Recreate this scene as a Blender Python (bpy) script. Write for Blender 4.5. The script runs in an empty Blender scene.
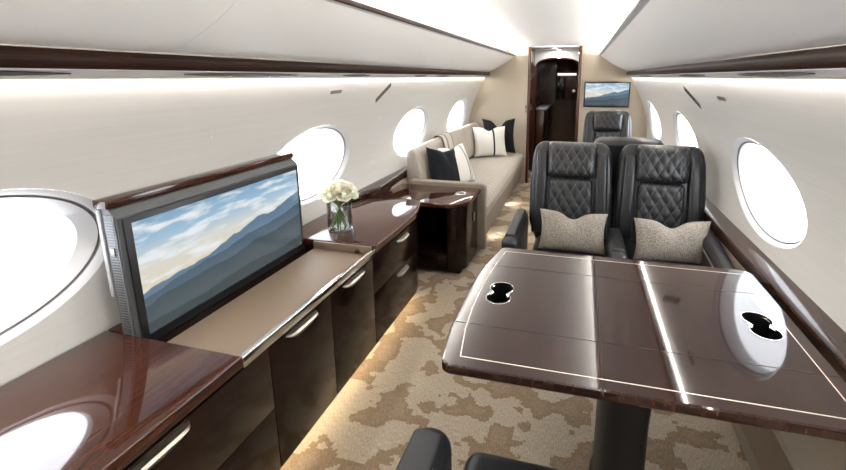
import bpy, bmesh, math, random
from mathutils import Vector, Matrix, Euler
random.seed(7)
S = bpy.context.scene
C = S.collection
PI = math.pi
XC = -0.36          # centre line of the cabin
CAMZ = 1.55

# ------------------------------------------------------------------ camera
cd = bpy.data.cameras.new('camera'); cam = bpy.data.objects.new('camera', cd); C.objects.link(cam)
cd.sensor_width = 36.0; cd.lens = 426.0 / 846.0 * 36.0
cd.shift_x = (423 - 470) / 846.0
cd.shift_y = (165 - 235) / 846.0
cd.clip_start = 0.02; cd.clip_end = 60
cam.location = (0, 0, CAMZ)
cam.rotation_euler = (math.radians(90 - 11.6716), 0, math.radians(14.4386))
S.camera = cam

# ------------------------------------------------------------------ world, lights, exposure
S.view_settings.view_transform = 'Standard'; S.view_settings.look = 'None'
S.view_settings.exposure = 1.38; S.view_settings.gamma = 1.0; S.view_settings.use_curve_mapping = False
W = bpy.data.worlds.new('world'); S.world = W; W.use_nodes = True
nt = W.node_tree; nt.nodes.clear()
wo = nt.nodes.new('ShaderNodeOutputWorld'); bg = nt.nodes.new('ShaderNodeBackground')
tc = nt.nodes.new('ShaderNodeTexCoord'); nz = nt.nodes.new('ShaderNodeTexNoise'); rp = nt.nodes.new('ShaderNodeValToRGB')
nz.inputs['Scale'].default_value = 2.2; nz.inputs['Detail'].default_value = 3
rp.color_ramp.elements[0].position = .35; rp.color_ramp.elements[0].color = (.80, .88, 1.0, 1)
rp.color_ramp.elements[1].position = .65; rp.color_ramp.elements[1].color = (.97, .98, 1.0, 1)
nt.links.new(tc.outputs['Generated'], nz.inputs['Vector']); nt.links.new(nz.outputs['Fac'], rp.inputs['Fac'])
nt.links.new(rp.outputs['Color'], bg.inputs['Color']); nt.links.new(bg.outputs[0], wo.inputs[0])
bg.inputs['Strength'].default_value = 5.0

R_ = math.radians
def area(name, loc, rot, sx, sy, power, col=(1, .95, .88)):
    l = bpy.data.lights.new(name, 'AREA'); l.shape = 'RECTANGLE'; l.size = sx; l.size_y = sy
    l.energy = power; l.color = col
    o = bpy.data.objects.new(name, l); C.objects.link(o); o.location = loc; o.rotation_euler = rot
    return o
Y0, Y1 = -2.4, 6.2
for s in (-1, 1):
    # LED strips: in the ceiling cove (facing up) and under the lockers (facing down along the side wall)
    area('ceiling_cove_light', (XC + s*.622, (Y0+Y1)/2, 1.860), (PI, s*R_(-55), 0), .02, Y1-Y0-.1, 32, (1, .96, .90))
    area('sidewall_cove_light', (XC + s*.985, (Y0+Y1)/2, 1.549), (0, -s*math.radians(-12), 0), .012, Y1-Y0-.1, 7, (1, .96, .90))
area('toe_kick_light', (-1.10, 1.45, .085), (0, math.radians(-25), 0), .02, 2.35, 1.4, (1, .82, .55))
for y in (3.95, 5.05):
    area('sofa_foot_light', (-.775, y, .085), (0, math.radians(-20), 0), .03, .05, .2, (1, .93, .8))

# ------------------------------------------------------------------ materials
def mat(name, col, rough=.5, metal=0, coat=0, spec=.5, bump=None, emit=None):
    m = bpy.data.materials.new(name); m.use_nodes = True
    b = m.node_tree.nodes['Principled BSDF']
    b.inputs['Base Color'].default_value = (*col, 1); b.inputs['Roughness'].default_value = rough
    b.inputs['Metallic'].default_value = metal; b.inputs['Coat Weight'].default_value = coat
    b.inputs['Coat Roughness'].default_value = .02; b.inputs['Specular IOR Level'].default_value = spec
    if emit:
        b.inputs['Emission Color'].default_value = (*emit[0], 1); b.inputs['Emission Strength'].default_value = emit[1]
    if bump:
        n = m.node_tree; t = n.nodes.new('ShaderNodeTexCoord'); z = n.nodes.new('ShaderNodeTexNoise'); bp = n.nodes.new('ShaderNodeBump')
        z.inputs['Scale'].default_value = bump[0]; z.inputs['Detail'].default_value = 3
        bp.inputs['Strength'].default_value = bump[1]; bp.inputs['Distance'].default_value = bump[2]
        n.links.new(t.outputs['Object'], z.inputs['Vector']); n.links.new(z.outputs['Fac'], bp.inputs['Height'])
        n.links.new(bp.outputs[0], b.inputs['Normal'])
    return m
def noise_col(m, c0, c1, scale, stretch=(1, 1, 1), lo=.3, hi=.7, detail=4, coord='Object'):
    n = m.node_tree; b = n.nodes['Principled BSDF']
    t = n.nodes.new('ShaderNodeTexCoord'); mp = n.nodes.new('ShaderNodeMapping'); z = n.nodes.new('ShaderNodeTexNoise'); r = n.nodes.new('ShaderNodeValToRGB')
    mp.inputs['Scale'].default_value = stretch; z.inputs['Scale'].default_value = scale; z.inputs['Detail'].default_value = detail
    r.color_ramp.elements[0].position = lo; r.color_ramp.elements[1].position = hi
    r.color_ramp.elements[0].color = (*c0, 1); r.color_ramp.elements[1].color = (*c1, 1)
    n.links.new(t.outputs[coord], mp.inputs[0]); n.links.new(mp.outputs[0], z.inputs['Vector']); n.links.new(z.outputs['Fac'], r.inputs['Fac'])
    n.links.new(r.outputs['Color'], b.inputs['Base Color'])
    return r
M = {}
M['wall'] = mat('wall_cream', (.64, .62, .58), .38, bump=(60, .05, .002)); noise_col(M['wall'], (.66, .635, .59), (.70, .675, .63), 6, (1, .3, 14))
M['bin'] = mat('locker_cream', (.92, .90, .87), .4)
M['ceil'] = mat('ceiling_white', (.66, .66, .655), .4)
M['rim'] = mat('window_rim', (.56, .545, .53), .4)
M['gasket'] = mat('window_gasket', (.22, .20, .19), .5)
M['bulk'] = mat('bulkhead_beige', (.44, .375, .285), .6, bump=(80, .1, .002))
M['lower'] = mat('sidewall_leather_tan', (.40, .33, .25), .5)
M['lower2'] = mat('sidewall_kick_tan', (.28, .23, .17), .7)
M['ledge'] = mat('ledge_wood', (.08, .04, .025), .14, coat=.2, spec=.4)
noise_col(M['ledge'], (.025, .011, .007), (.06, .03, .02), 8, (18, .7, 8))
M['wood'] = mat('gloss_wood', (.06, .02, .01), .06, coat=.2, spec=.5)
noise_col(M['wood'], (.016, .005, .003), (.075, .022, .011), 7, (26, .8, 14))
M['trim'] = mat('valance_wood', (.05, .02, .012), .35, coat=0, spec=.1)
noise_col(M['trim'], (.012, .006, .004), (.045, .018, .011), 8, (10, .5, 40))
M['door'] = mat('door_wood', (.03, .012, .007), .2, coat=.12, spec=.25)
noise_col(M['door'], (.006, .0025, .002), (.018, .008, .005), 9, (6, 6, .6))
M['darkwood'] = mat('galley_wood', (.045, .013, .008), .22, coat=.3)
M['frame'] = mat('frame_wood', (.075, .022, .013), .2, coat=.4)
M['grain'] = mat('table_wood', (.06, .02, .012), .07, coat=.25, spec=.5)
noise_col(M['grain'], (.013, .005, .004), (.042, .016, .010), 7, (10, .5, 2))
M['chrome'] = mat('chrome', (.75, .74, .72), .12, 1)
M['nickel'] = mat('brushed_nickel', (.42, .38, .32), .28, 1)
M['brass'] = mat('pale_inlay', (.78, .72, .64), .3, .3)
M['seam'] = mat('seam_dark', (.012, .006, .004), .5)
M['black'] = mat('black_plastic', (.012, .012, .013), .35)
M['void'] = mat('cup_black', (.006, .006, .006), .3)
M['casing'] = mat('tv_casing', (.055, .055, .058), .5, .0)
M['grille'] = mat('tv_side_grille', (.13, .13, .13), .6)
M['vent'] = mat('vent_grey', (.22, .21, .20), .5)
M['bracket'] = mat('tv_bracket', (.34, .33, .32), .5)
M['leather'] = mat('black_leather', (.012, .0125, .014), .36, bump=(220, .12, .002))
M['leather2'] = mat('black_leather_side', (.009, .009, .010), .42, bump=(220, .12, .002))
M['beigeleather'] = mat('beige_leather', (.21, .15, .10), .5, bump=(200, .06, .001))
M['sofabase'] = mat('sofa_base_taupe', (.23, .192, .15), .55)
M['sofa'] = mat('sofa_fabric', (.60, .53, .44), .8)
M['navy'] = mat('navy_velvet', (.005, .006, .008), .8, spec=.2); M['navy'].node_tree.nodes['Principled BSDF'].inputs['Sheen Weight'].default_value = .06
M['throw'] = mat('throw_fabric', (.66, .62, .55), .9)
M['throwdark'] = mat('throw_stripe', (.06, .055, .05), .9)
M['petal'] = mat('rose_petal', (.88, .84, .70), .6); M['petal'].node_tree.nodes['Principled BSDF'].inputs['Subsurface Weight'].default_value = .15
M['leaf'] = mat('stem_green', (.12, .22, .05), .5)
M['led'] = mat('led', (1, 1, 1), .5, emit=((1, .97, .92), 3))
M['ledsoft'] = mat('led_soft', (1, 1, 1), .5, emit=((1, .97, .92), .6))
M['switch'] = mat('switch_grey', (.25, .23, .2), .4, .5)
M['steel'] = mat('counter_steel', (.35, .36, .38), .35, .3)

def twill(name, c0, c1, sc, bumpd):
    m = mat(name, c0, .9); n = m.node_tree; b = n.nodes['Principled BSDF']
    t = n.nodes.new('ShaderNodeTexCoord'); v = n.nodes.new('ShaderNodeTexVoronoi'); r = n.nodes.new('ShaderNodeValToRGB'); bp = n.nodes.new('ShaderNodeBump')
    v.inputs['Scale'].default_value = sc; r.color_ramp.elements[0].color = (*c1, 1); r.color_ramp.elements[1].color = (*c0, 1)
    r.color_ramp.elements[0].position = .15; r.color_ramp.elements[1].position = .6
    n.links.new(t.outputs['Object'], v.inputs['Vector']); n.links.new(v.outputs['Distance'], r.inputs['Fac']); n.links.new(r.outputs['Color'], b.inputs['Base Color'])
    bp.inputs['Strength'].default_value = .6; bp.inputs['Distance'].default_value = bumpd; bp.invert = True
    n.links.new(v.outputs['Distance'], bp.inputs['Height']); n.links.new(bp.outputs[0], b.inputs['Normal'])
    return m
M['boucle'] = twill('beige_boucle', (.20, .17, .135), (.42, .37, .315), 170, .003)
M['linen'] = twill('white_linen', (.66, .63, .57), (.74, .71, .66), 200, .002)

def striped(name, base, dark, lines, axis='X'):
    m = mat(name, base, .85); n = m.node_tree; b = n.nodes['Principled BSDF']
    t = n.nodes.new('ShaderNodeTexCoord'); sp = n.nodes.new('ShaderNodeSeparateXYZ'); n.links.new(t.outputs['Object'], sp.inputs[0])
    prev = None
    for c, w in lines:
        a = n.nodes.new('ShaderNodeMath'); a.operation = 'COMPARE'; a.inputs[1].default_value = c; a.inputs[2].default_value = w
        n.links.new(sp.outputs[axis], a.inputs[0])
        if prev:
            q = n.nodes.new('ShaderNodeMath'); q.operation = 'MAXIMUM'; n.links.new(prev.outputs[0], q.inputs[0]); n.links.new(a.outputs[0], q.inputs[1]); prev = q
        else: prev = a
    mx = n.nodes.new('ShaderNodeMix'); mx.data_type = 'RGBA'; mx.inputs[6].default_value = (*base, 1); mx.inputs[7].default_value = (*dark, 1)
    n.links.new(prev.outputs[0], mx.inputs[0]); n.links.new(mx.outputs[2], b.inputs['Base Color'])
    return m
M['linen_stripe'] = striped('linen_black_stripe', (.68, .65, .59), (.015, .014, .014), [(.045, .012)])
M['linen_stripes'] = striped('linen_side_stripes', (.70, .67, .61), (.03, .028, .026), [(.10, .007), (.13, .003)])
M['throw_st'] = striped('throw_stripes', (.50, .45, .38), (.03, .028, .025), [(-.10, .008), (-.075, .004), (.075, .004), (.10, .008)], 'Y')

def quilted(name, c_leather, c_stitch):
    # leather with diamond stitch lines following the puffed geometry
    m = mat(name, c_leather, .36); n = m.node_tree; b = n.nodes['Principled BSDF']
    t = n.nodes.new('ShaderNodeTexCoord'); sp = n.nodes.new('ShaderNodeSeparateXYZ'); n.links.new(t.outputs['UV'], sp.inputs[0])
    outs = []
    for sg in (1, -1):
        a = n.nodes.new('ShaderNodeMath'); a.operation = 'ADD' if sg > 0 else 'SUBTRACT'
        n.links.new(sp.outputs['X'], a.inputs[0]); n.links.new(sp.outputs['Y'], a.inputs[1])
        f = n.nodes.new('ShaderNodeMath'); f.operation = 'PINGPONG'; f.inputs[1].default_value = .5; n.links.new(a.outputs[0], f.inputs[0])
        outs.append(f)
    mn = n.nodes.new('ShaderNodeMath'); mn.operation = 'MINIMUM'; n.links.new(outs[0].outputs[0], mn.inputs[0]); n.links.new(outs[1].outputs[0], mn.inputs[1])
    lt = n.nodes.new('ShaderNodeMath'); lt.operation = 'LESS_THAN'; lt.inputs[1].default_value = .022; n.links.new(mn.outputs[0], lt.inputs[0])
    mx = n.nodes.new('ShaderNodeMix'); mx.data_type = 'RGBA'; mx.inputs[6].default_value = (*c_leather, 1); mx.inputs[7].default_value = (*c_stitch, 1)
    n.links.new(lt.outputs[0], mx.inputs[0]); n.links.new(mx.outputs[2], b.inputs['Base Color'])
    return m
M['quilt'] = quilted('quilted_black_leather', (.012, .0125, .014), (.10, .098, .092))
M['sofaquilt'] = quilted('quilted_sofa_fabric', (.40, .355, .30), (.22, .19, .155)); M['sofaquilt'].node_tree.nodes['Principled BSDF'].inputs['Roughness'].default_value = .8

def carpet():
    m = mat('carpet', (.4, .3, .2), .95, spec=.1); n = m.node_tree; b = n.nodes['Principled BSDF']; L = n.links
    t = n.nodes.new('ShaderNodeTexCoord')
    sn = n.nodes.new('ShaderNodeVectorMath'); sn.operation = 'SNAP'; sn.inputs[1].default_value = (.012, .009, 1); L.new(t.outputs['Object'], sn.inputs[0])
    z = n.nodes.new('ShaderNodeTexNoise'); z.inputs['Scale'].default_value = 5.2; z.inputs['Detail'].default_value = 2.4; z.inputs['Roughness'].default_value = .55; L.new(sn.outputs[0], z.inputs['Vector'])
    r = n.nodes.new('ShaderNodeValToRGB'); r.color_ramp.interpolation = 'CONSTANT'
    r.color_ramp.elements[0].position = 0; r.color_ramp.elements[0].color = (.41, .34, .26, 1)
    r.color_ramp.elements[1].position = .505; r.color_ramp.elements[1].color = (.255, .185, .12, 1)
    e = r.color_ramp.elements.new(.60); e.color = (.285, .21, .145, 1)
    L.new(z.outputs['Fac'], r.inputs['Fac'])
    mp = n.nodes.new('ShaderNodeMapping'); mp.inputs['Scale'].default_value = (260, 60, 1); L.new(t.outputs['Object'], mp.inputs[0])
    z2 = n.nodes.new('ShaderNodeTexNoise'); z2.inputs['Scale'].default_value = 1; z2.inputs['Detail'].default_value = 2; L.new(mp.outputs[0], z2.inputs['Vector'])
    mr = n.nodes.new('ShaderNodeMapRange'); mr.inputs[1].default_value = .3; mr.inputs[2].default_value = .7; mr.inputs[3].default_value = .72; mr.inputs[4].default_value = 1.25; L.new(z2.outputs['Fac'], mr.inputs[0])
    mu = n.nodes.new('ShaderNodeVectorMath'); mu.operation = 'SCALE'; L.new(r.outputs['Color'], mu.inputs[0]); L.new(mr.outputs[0], mu.inputs['Scale'])
    L.new(mu.outputs[0], b.inputs['Base Color'])
    bp = n.nodes.new('ShaderNodeBump'); bp.inputs['Strength'].default_value = .5; bp.inputs['Distance'].default_value = .004
    L.new(z2.outputs['Fac'], bp.inputs['Height']); L.new(bp.outputs[0], b.inputs['Normal'])
    return m
M['carpet'] = carpet()

def glass(name, tint=(1, 1, 1), ior=1.45, refl=.5):
    m = bpy.data.materials.new(name); m.use_nodes = True; n = m.node_tree; n.nodes.clear()
    o = n.nodes.new('ShaderNodeOutputMaterial'); tr = n.nodes.new('ShaderNodeBsdfTransparent'); gl = n.nodes.new('ShaderNodeBsdfGlossy'); fr = n.nodes.new('ShaderNodeFresnel'); mx = n.nodes.new('ShaderNodeMixShader'); mt = n.nodes.new('ShaderNodeMath')
    tr.inputs[0].default_value = (*tint, 1); gl.inputs['Roughness'].default_value = .02; fr.inputs[0].default_value = ior
    mt.operation = 'MULTIPLY'; mt.inputs[1].default_value = refl
    n.links.new(fr.outputs[0], mt.inputs[0]); n.links.new(mt.outputs[0], mx.inputs[0]); n.links.new(tr.outputs[0], mx.inputs[1]); n.links.new(gl.outputs[0], mx.inputs[2]); n.links.new(mx.outputs[0], o.inputs[0])
    return m
M['pane'] = glass('window_pane', (.97, .985, 1.0), 1.45, .5)
M['glass'] = glass('vase_glass', (.97, .98, .975), 1.4, .8)
M['water'] = glass('water', (.93, .95, .93), 1.33, .8)

def screen_mat():
    m = bpy.data.materials.new('screen_picture'); m.use_nodes = True; n = m.node_tree; L = n.links; b = n.nodes['Principled BSDF']
    def N(t, **k):
        q = n.nodes.new(t)
        for a, v in k.items(): setattr(q, a, v)
        return q
    def math_(op, a, bb):
        q = N('ShaderNodeMath', operation=op)
        for i, v in enumerate((a, bb)):
            if isinstance(v, (int, float)): q.inputs[i].default_value = v
            else: L.new(v, q.inputs[i])
        return q.outputs[0]
    def mix(f, a, bb):
        q = N('ShaderNodeMix', data_type='RGBA')
        if isinstance(f, (int, float)): q.inputs[0].default_value = f
        else: L.new(f, q.inputs[0])
        for i, v in ((6, a), (7, bb)):
            if isinstance(v, tuple): q.inputs[i].default_value = (*v, 1)
            else: L.new(v, q.inputs[i])
        return q.outputs[2]
    t = N('ShaderNodeTexCoord'); sp = N('ShaderNodeSeparateXYZ'); L.new(t.outputs['UV'], sp.inputs[0]); U, V = sp.outputs['X'], sp.outputs['Y']
    r = N('ShaderNodeValToRGB'); L.new(V, r.inputs[0]); cr = r.color_ramp     # sky from the horizon up
    cr.elements[0].position = .36; cr.elements[0].color = (.66, .57, .42, 1); cr.elements[1].position = 1; cr.elements[1].color = (.20, .34, .48, 1)
    e = cr.elements.new(.62); e.color = (.62, .62, .56, 1); e = cr.elements.new(.8); e.color = (.32, .48, .62, 1)
    mp = N('ShaderNodeMapping'); mp.inputs['Scale'].default_value = (3.0, 6.5, 1); mp.inputs['Rotation'].default_value = (0, 0, .12); L.new(t.outputs['UV'], mp.inputs[0])
    z = N('ShaderNodeTexNoise'); z.inputs['Scale'].default_value = 1.6; z.inputs['Detail'].default_value = 6; L.new(mp.outputs[0], z.inputs['Vector'])
    cl = N('ShaderNodeMapRange'); L.new(z.outputs['Fac'], cl.inputs[0]); cl.inputs[1].default_value = .47; cl.inputs[2].default_value = .62
    sky = mix(cl.outputs[0], r.outputs[0], (.72, .76, .78))
    def ridge(base, slope, amp, sc, seed):
        cb = N('ShaderNodeCombineXYZ'); L.new(math_('MULTIPLY', U, sc), cb.inputs[0]); cb.inputs[1].default_value = seed
        zz = N('ShaderNodeTexNoise'); zz.inputs['Scale'].default_value = 1; zz.inputs['Detail'].default_value = 4; L.new(cb.outputs[0], zz.inputs['Vector'])
        h = math_('ADD', math_('MULTIPLY', U, slope), math_('MULTIPLY', math_('SUBTRACT', zz.outputs['Fac'], .5), amp))
        h = math_('ADD', h, base)
        f = N('ShaderNodeMapRange'); L.new(math_('SUBTRACT', h, V), f.inputs[0]); f.inputs[1].default_value = 0; f.inputs[2].default_value = .012
        return f.outputs[0], h
    col = sky
    for base, slope, amp, sc, seed, c in ((.37, .34, .22, 3.6, 1.3, (.10, .17, .25)), (.34, .22, .14, 4, 5.2, (.06, .10, .14)), (.26, .16, .16, 3.5, 8.1, (.045, .07, .085)), (.10, .05, .14, 3, 3.7, (.04, .055, .06))):
        f, h = ridge(base, slope, amp, sc, seed)
        fog = N('ShaderNodeMapRange'); L.new(math_('SUBTRACT', h, V), fog.inputs[0]); fog.inputs[1].default_value = .0; fog.inputs[2].default_value = .16
        c2 = mix(fog.outputs[0], c, tuple(x*1.1+.018 for x in c))
        col = mix(f, col, c2)
    L.new(col, b.inputs['Emission Color']); b.inputs['Emission Strength'].default_value = .42
    b.inputs['Base Color'].default_value = (.01, .01, .01, 1); b.inputs['Roughness'].default_value = .15
    return m
M['screen'] = screen_mat()

# ------------------------------------------------------------------ mesh helpers
def link(name, bm, m, parent=None, smooth=True, loc=None, angle=35):
    bmesh.ops.recalc_face_normals(bm, faces=bm.faces)
    me = bpy.data.meshes.new(name); bm.to_mesh(me); bm.free()
    if smooth:
        me.polygons.foreach_set('use_smooth', [True]*len(me.polygons))
        try: me.set_sharp_from_angle(angle=math.radians(angle))
        except Exception: pass
    o = bpy.data.objects.new(name, me); C.objects.link(o)
    if m is not None:
        for mm in (m if isinstance(m, (list, tuple)) else [m]): me.materials.append(mm)
    if parent: o.parent = parent
    if loc is not None: o.location = loc
    return o
def raw(name, verts, faces, m, parent=None, smooth=True, uv=None, angle=35, recalc=True):
    me = bpy.data.meshes.new(name); me.from_pydata([tuple(v) for v in verts], [], faces)
    if recalc:
        bm = bmesh.new(); bm.from_mesh(me); bmesh.ops.recalc_face_normals(bm, faces=bm.faces); bm.to_mesh(me); bm.free()
    if smooth:
        me.polygons.foreach_set('use_smooth', [True]*len(me.polygons))
        try: me.set_sharp_from_angle(angle=math.radians(angle))
        except Exception: pass
    if uv:
        ul = me.uv_layers.new(name='UVMap')
        for lp in me.loops: ul.data[lp.index].uv = uv[lp.vertex_index]
    for mm in (m if isinstance(m, (list, tuple)) else [m]): me.materials.append(mm)
    o = bpy.data.objects.new(name, me); C.objects.link(o)
    if parent: o.parent = parent
    return o
def tag(o, label, cat, group=None, kind=None):
    if label: o['label'] = label
    if cat: o['category'] = cat
    if group: o['group'] = group
    if kind: o['kind'] = kind
    return o
def thing(name, label, cat, loc=(0, 0, 0), rot=(0, 0, 0), group=None):
    o = bpy.data.objects.new(name, None); C.objects.link(o); o.location = loc; o.rotation_euler = rot; o.empty_display_size = .05
    return tag(o, label, cat, group)
def st(o): o['kind'] = 'structure'; return o
def rbox(bm, x0, x1, y0, y1, z0, z1, r=.005, seg=2, mtx=None):
    t = bmesh.new(); bmesh.ops.create_cube(t, size=1)
    for v in t.verts: v.co = Vector(((x0+x1)/2+v.co.x*(x1-x0), (y0+y1)/2+v.co.y*(y1-y0), (z0+z1)/2+v.co.z*(z1-z0)))
    if r > 0: bmesh.ops.bevel(t, geom=list(t.edges), offset=r, segments=seg, affect='EDGES', profile=.5)
    if mtx is not None: bmesh.ops.transform(t, matrix=mtx, verts=t.verts)
    me = bpy.data.meshes.new('t'); t.to_mesh(me); t.free(); bm.from_mesh(me); bpy.data.meshes.remove(me)
def box(name, b, m, parent=None, r=.004, seg=2, mtx=None):
    bm = bmesh.new(); rbox(bm, *b, r, seg, mtx); return link(name, bm, m, parent)
def prism(name, pts, z0, z1, m, parent=None, bev=.004, seg=2, plane='XY', seglast=0):
    """closed outline pts extruded between z0 and z1; plane tells the outline's plane"""
    bm = bmesh.new()
    def P(a, b, c): return (a, b, c) if plane == 'XY' else ((a, c, b) if plane == 'XZ' else (c, a, b))
    lo = [bm.verts.new(P(a, b, z0)) for a, b in pts]; hi = [bm.verts.new(P(a, b, z1)) for a, b in pts]
    n = len(pts); fl = bm.faces.new(lo); fh = bm.faces.new(hi)
    for i in range(n): bm.faces.new((lo[i], lo[(i+1) % n], hi[(i+1) % n], hi[i]))
    bmesh.ops.recalc_face_normals(bm, faces=bm.faces)
    if bev > 0:
        ed = [e for e in bm.edges if (e.verts[0] in lo and e.verts[1] in lo) or (e.verts[0] in hi and e.verts[1] in hi)]
        bmesh.ops.bevel(bm, geom=ed, offset=bev, segments=seg, affect='EDGES', profile=.5)
    return link(name, bm, m, parent)
def round_poly(pts, rs, n=6):
    out = []; N = len(pts)
    for i in range(N):
        p = Vector(pts[i]); a = Vector(pts[i-1]); b = Vector(pts[(i+1) % N]); r = rs[i] if isinstance(rs, (list, tuple)) else rs
        if r <= 0: out.append(tuple(p)); continue
        u = (a-p).normalized(); w = (b-p).normalized(); ang = u.angle(w); d = min(r/math.tan(ang/2), (a-p).length*.49, (b-p).length*.49); rr = d*math.tan(ang/2)
        c = p+(u+w).normalized()*(rr/math.sin(ang/2)); s = p+u*d; e = p+w*d
        a0 = math.atan2(s.y-c.y, s.x-c.x); a1 = math.atan2(e.y-c.y, e.x-c.x); da = (a1-a0+PI) % (2*PI)-PI
        for k in range(n+1):
            t = a0+da*k/n; out.append((c.x+rr*math.cos(t), c.y+rr*math.sin(t)))
    return out
def tube(bm, pts, r, seg=8, closed=False, cap=True):
    pts = [Vector(p) for p in pts]; rings = []; N = len(pts)
    for i, p in enumerate(pts):
        if closed: d = pts[(i+1) % N]-pts[i-1]
        else: d = pts[min(i+1, N-1)]-pts[max(i-1, 0)]
        d.normalize(); ref = Vector((0, 0, 1)) if abs(d.z) < .9 else Vector((1, 0, 0))
        a = d.cross(ref).normalized(); b = d.cross(a)
        rr = r[i] if isinstance(r, (list, tuple)) else r
        rings.append([bm.verts.new(p+a*rr*math.cos(2*PI*k/seg)+b*rr*math.sin(2*PI*k/seg)) for k in range(seg)])
    for i in range(N if closed else N-1):
        A = rings[i]; B = rings[(i+1) % N]
        for k in range(seg): bm.faces.new((A[k], A[(k+1) % seg], B[(k+1) % seg], B[k]))
    if cap and not closed: bm.faces.new(rings[0]); bm.faces.new(rings[-1])
def lathe(bm, prof, seg=24, c=(0, 0, 0)):
    rings = []
    for r, z in prof:
        rings.append([bm.verts.new((c[0]+r*math.cos(2*PI*k/seg), c[1]+r*math.sin(2*PI*k/seg), c[2]+z)) for k in range(seg)] if r > 1e-6 else [bm.verts.new((c[0], c[1], c[2]+z))])
    for A, B in zip(rings, rings[1:]):
        if len(A) == 1 and len(B) == 1: continue
        for k in range(seg):
            k2 = (k+1) % seg
            if len(A) == 1: bm.faces.new((A[0], B[k], B[k2]))
            elif len(B) == 1: bm.faces.new((A[k], A[k2], B[0]))
            else: bm.faces.new((A[k], A[k2], B[k2], B[k]))
def pad(name, m, parent, w, h, t, loc=(0, 0, 0), rot=(0, 0, 0), n=30, nh=None, quilt=0, puff=.006, edge=6, shape=None, wtop=None, roll=0, cell=None):
    """upholstered pad: front surface faces -y, outline in xz, origin at its bottom centre back; quilt = diamonds across"""
    nh = nh or n; V = []; F = []; UV = []
    wt = wtop or w
    cell = cell or (w/quilt if quilt else 1)
    for j in range(nh+1):
        v = -1+2*j/nh
        for i in range(n+1):
            u = -1+2*i/n
            ww = w+(wt-w)*(v+1)/2
            su = math.copysign(abs(u)**.85, u); sv = math.copysign(abs(v)**.85, v)
            # rounded rectangle outline
            x = su*ww/2; z = (sv+1)/2*h
            k = max(0, abs(su)-.8)/.2*max(0, abs(sv)-.8)/.2
            x -= math.copysign(k*.03*ww, su); z -= math.copysign(k*.03*h, sv)
            e = ((1-abs(u)**edge)*(1-abs(v)**edge)); e = max(0, e)**.5
            y = -t*e
            if quilt:
                a = ((x+z*.62)/cell) % 1; b = ((x-z*.62)/cell) % 1
                y -= puff*(abs(math.sin(PI*a))*abs(math.sin(PI*b)))**.5*e
            if roll: y += roll*max(0, (v+1)/2-.7)**2*11
            V.append(Vector((x, y, z))); UV.append((x/cell, z*.62/cell))
    W1 = n+1
    for j in range(nh):
        for i in range(n): F.append((j*W1+i, j*W1+i+1, (j+1)*W1+i+1, (j+1)*W1+i))
    # flat back, slightly behind
    nb = len(V)
    rim = [i for i in range(W1)]+[j*W1+n for j in range(1, nh+1)]+[nh*W1+i for i in range(n-1, -1, -1)]+[j*W1 for j in range(nh-1, 0, -1)]
    for i in rim: V.append(V[i]+Vector((0, .012, 0))); UV.append(UV[i])
    for k in range(len(rim)): F.append((rim[k], rim[(k+1) % len(rim)], nb+(k+1) % len(rim), nb+k))
    F.append(tuple(range(nb, nb+len(rim))))
    o = raw(name, V, F, m, parent, uv=UV, angle=60); o.location = loc; o.rotation_euler = rot
    return o
def pillow(name, m, w, h, t, chop=.04, n=26, sag=0, pull=.08):
    V = []; F = []; idx = {}
    for s in (1, -1):
        for j in range(n+1):
            for i in range(n+1):
                u = -1+2*i/n; v = -1+2*j/n
                edge = (i in (0, n) or j in (0, n))
                if s == -1 and edge: idx[(s, i, j)] = idx[(1, i, j)]; continue
                x = u*w/2*(1-(pull+.01)*(1-v*v)); z = h/2+v*h/2*(1-(pull-.01)*(1-u*u))
                z -= chop*math.exp(-(u/.30)**2)*((v+1)/2)**2.2
                e = max(0, (1-u*u)*(1-v*v))**.42
                e *= 1-.30*math.exp(-(u/.18)**2)*max(0, v)*(1 if chop > 0 else 0)
                e *= 1-.10*math.sin(7*u+2*v)*math.exp(-((abs(u)-.75)/.25)**2)
                y = s*t/2*e+.15*t*(1-u*u)*sag
                idx[(s, i, j)] = len(V); V.append((x, y, z))
        for j in range(n):
            for i in range(n): F.append((idx[(s, i, j)], idx[(s, i+1, j)], idx[(s, i+1, j+1)], idx[(s, i, j+1)]))
    return raw(name, V, F, m, smooth=True, angle=80)
def loft(name, rows, m, parent=None, smooth=True, close=False, angle=35):
    """rows: list of equal-length lists of points"""
    V = [p for r in rows for p in r]; n = len(rows[0]); F = []
    for j in range(len(rows)-1):
        for i in range(n if close else n-1):
            i2 = (i+1) % n; F.append((j*n+i, j*n+i2, (j+1)*n+i2, (j+1)*n+i))
    return raw(name, V, F, m, parent, smooth, angle=angle)
def ysweep(name, prof, y0, y1, m, parent=None, n=1, closed=True, angle=35):
    """cross-section (x,z) swept along the cabin"""
    rows = [[(x, y0+(y1-y0)*k/n, z) for x, z in prof] for k in range(n+1)]
    V = [p for r in rows for p in r]; c = len(prof); F = []
    for j in range(n):
        for i in range(c if closed else c-1):
            i2 = (i+1) % c; F.append((j*c+i, j*c+i2, (j+1)*c+i2, (j+1)*c+i))
    if closed: F.append(tuple(range(c))); F.append(tuple(range(n*c, n*c+c)))
    return raw(name, V, F, m, parent, True, angle=angle)

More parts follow.
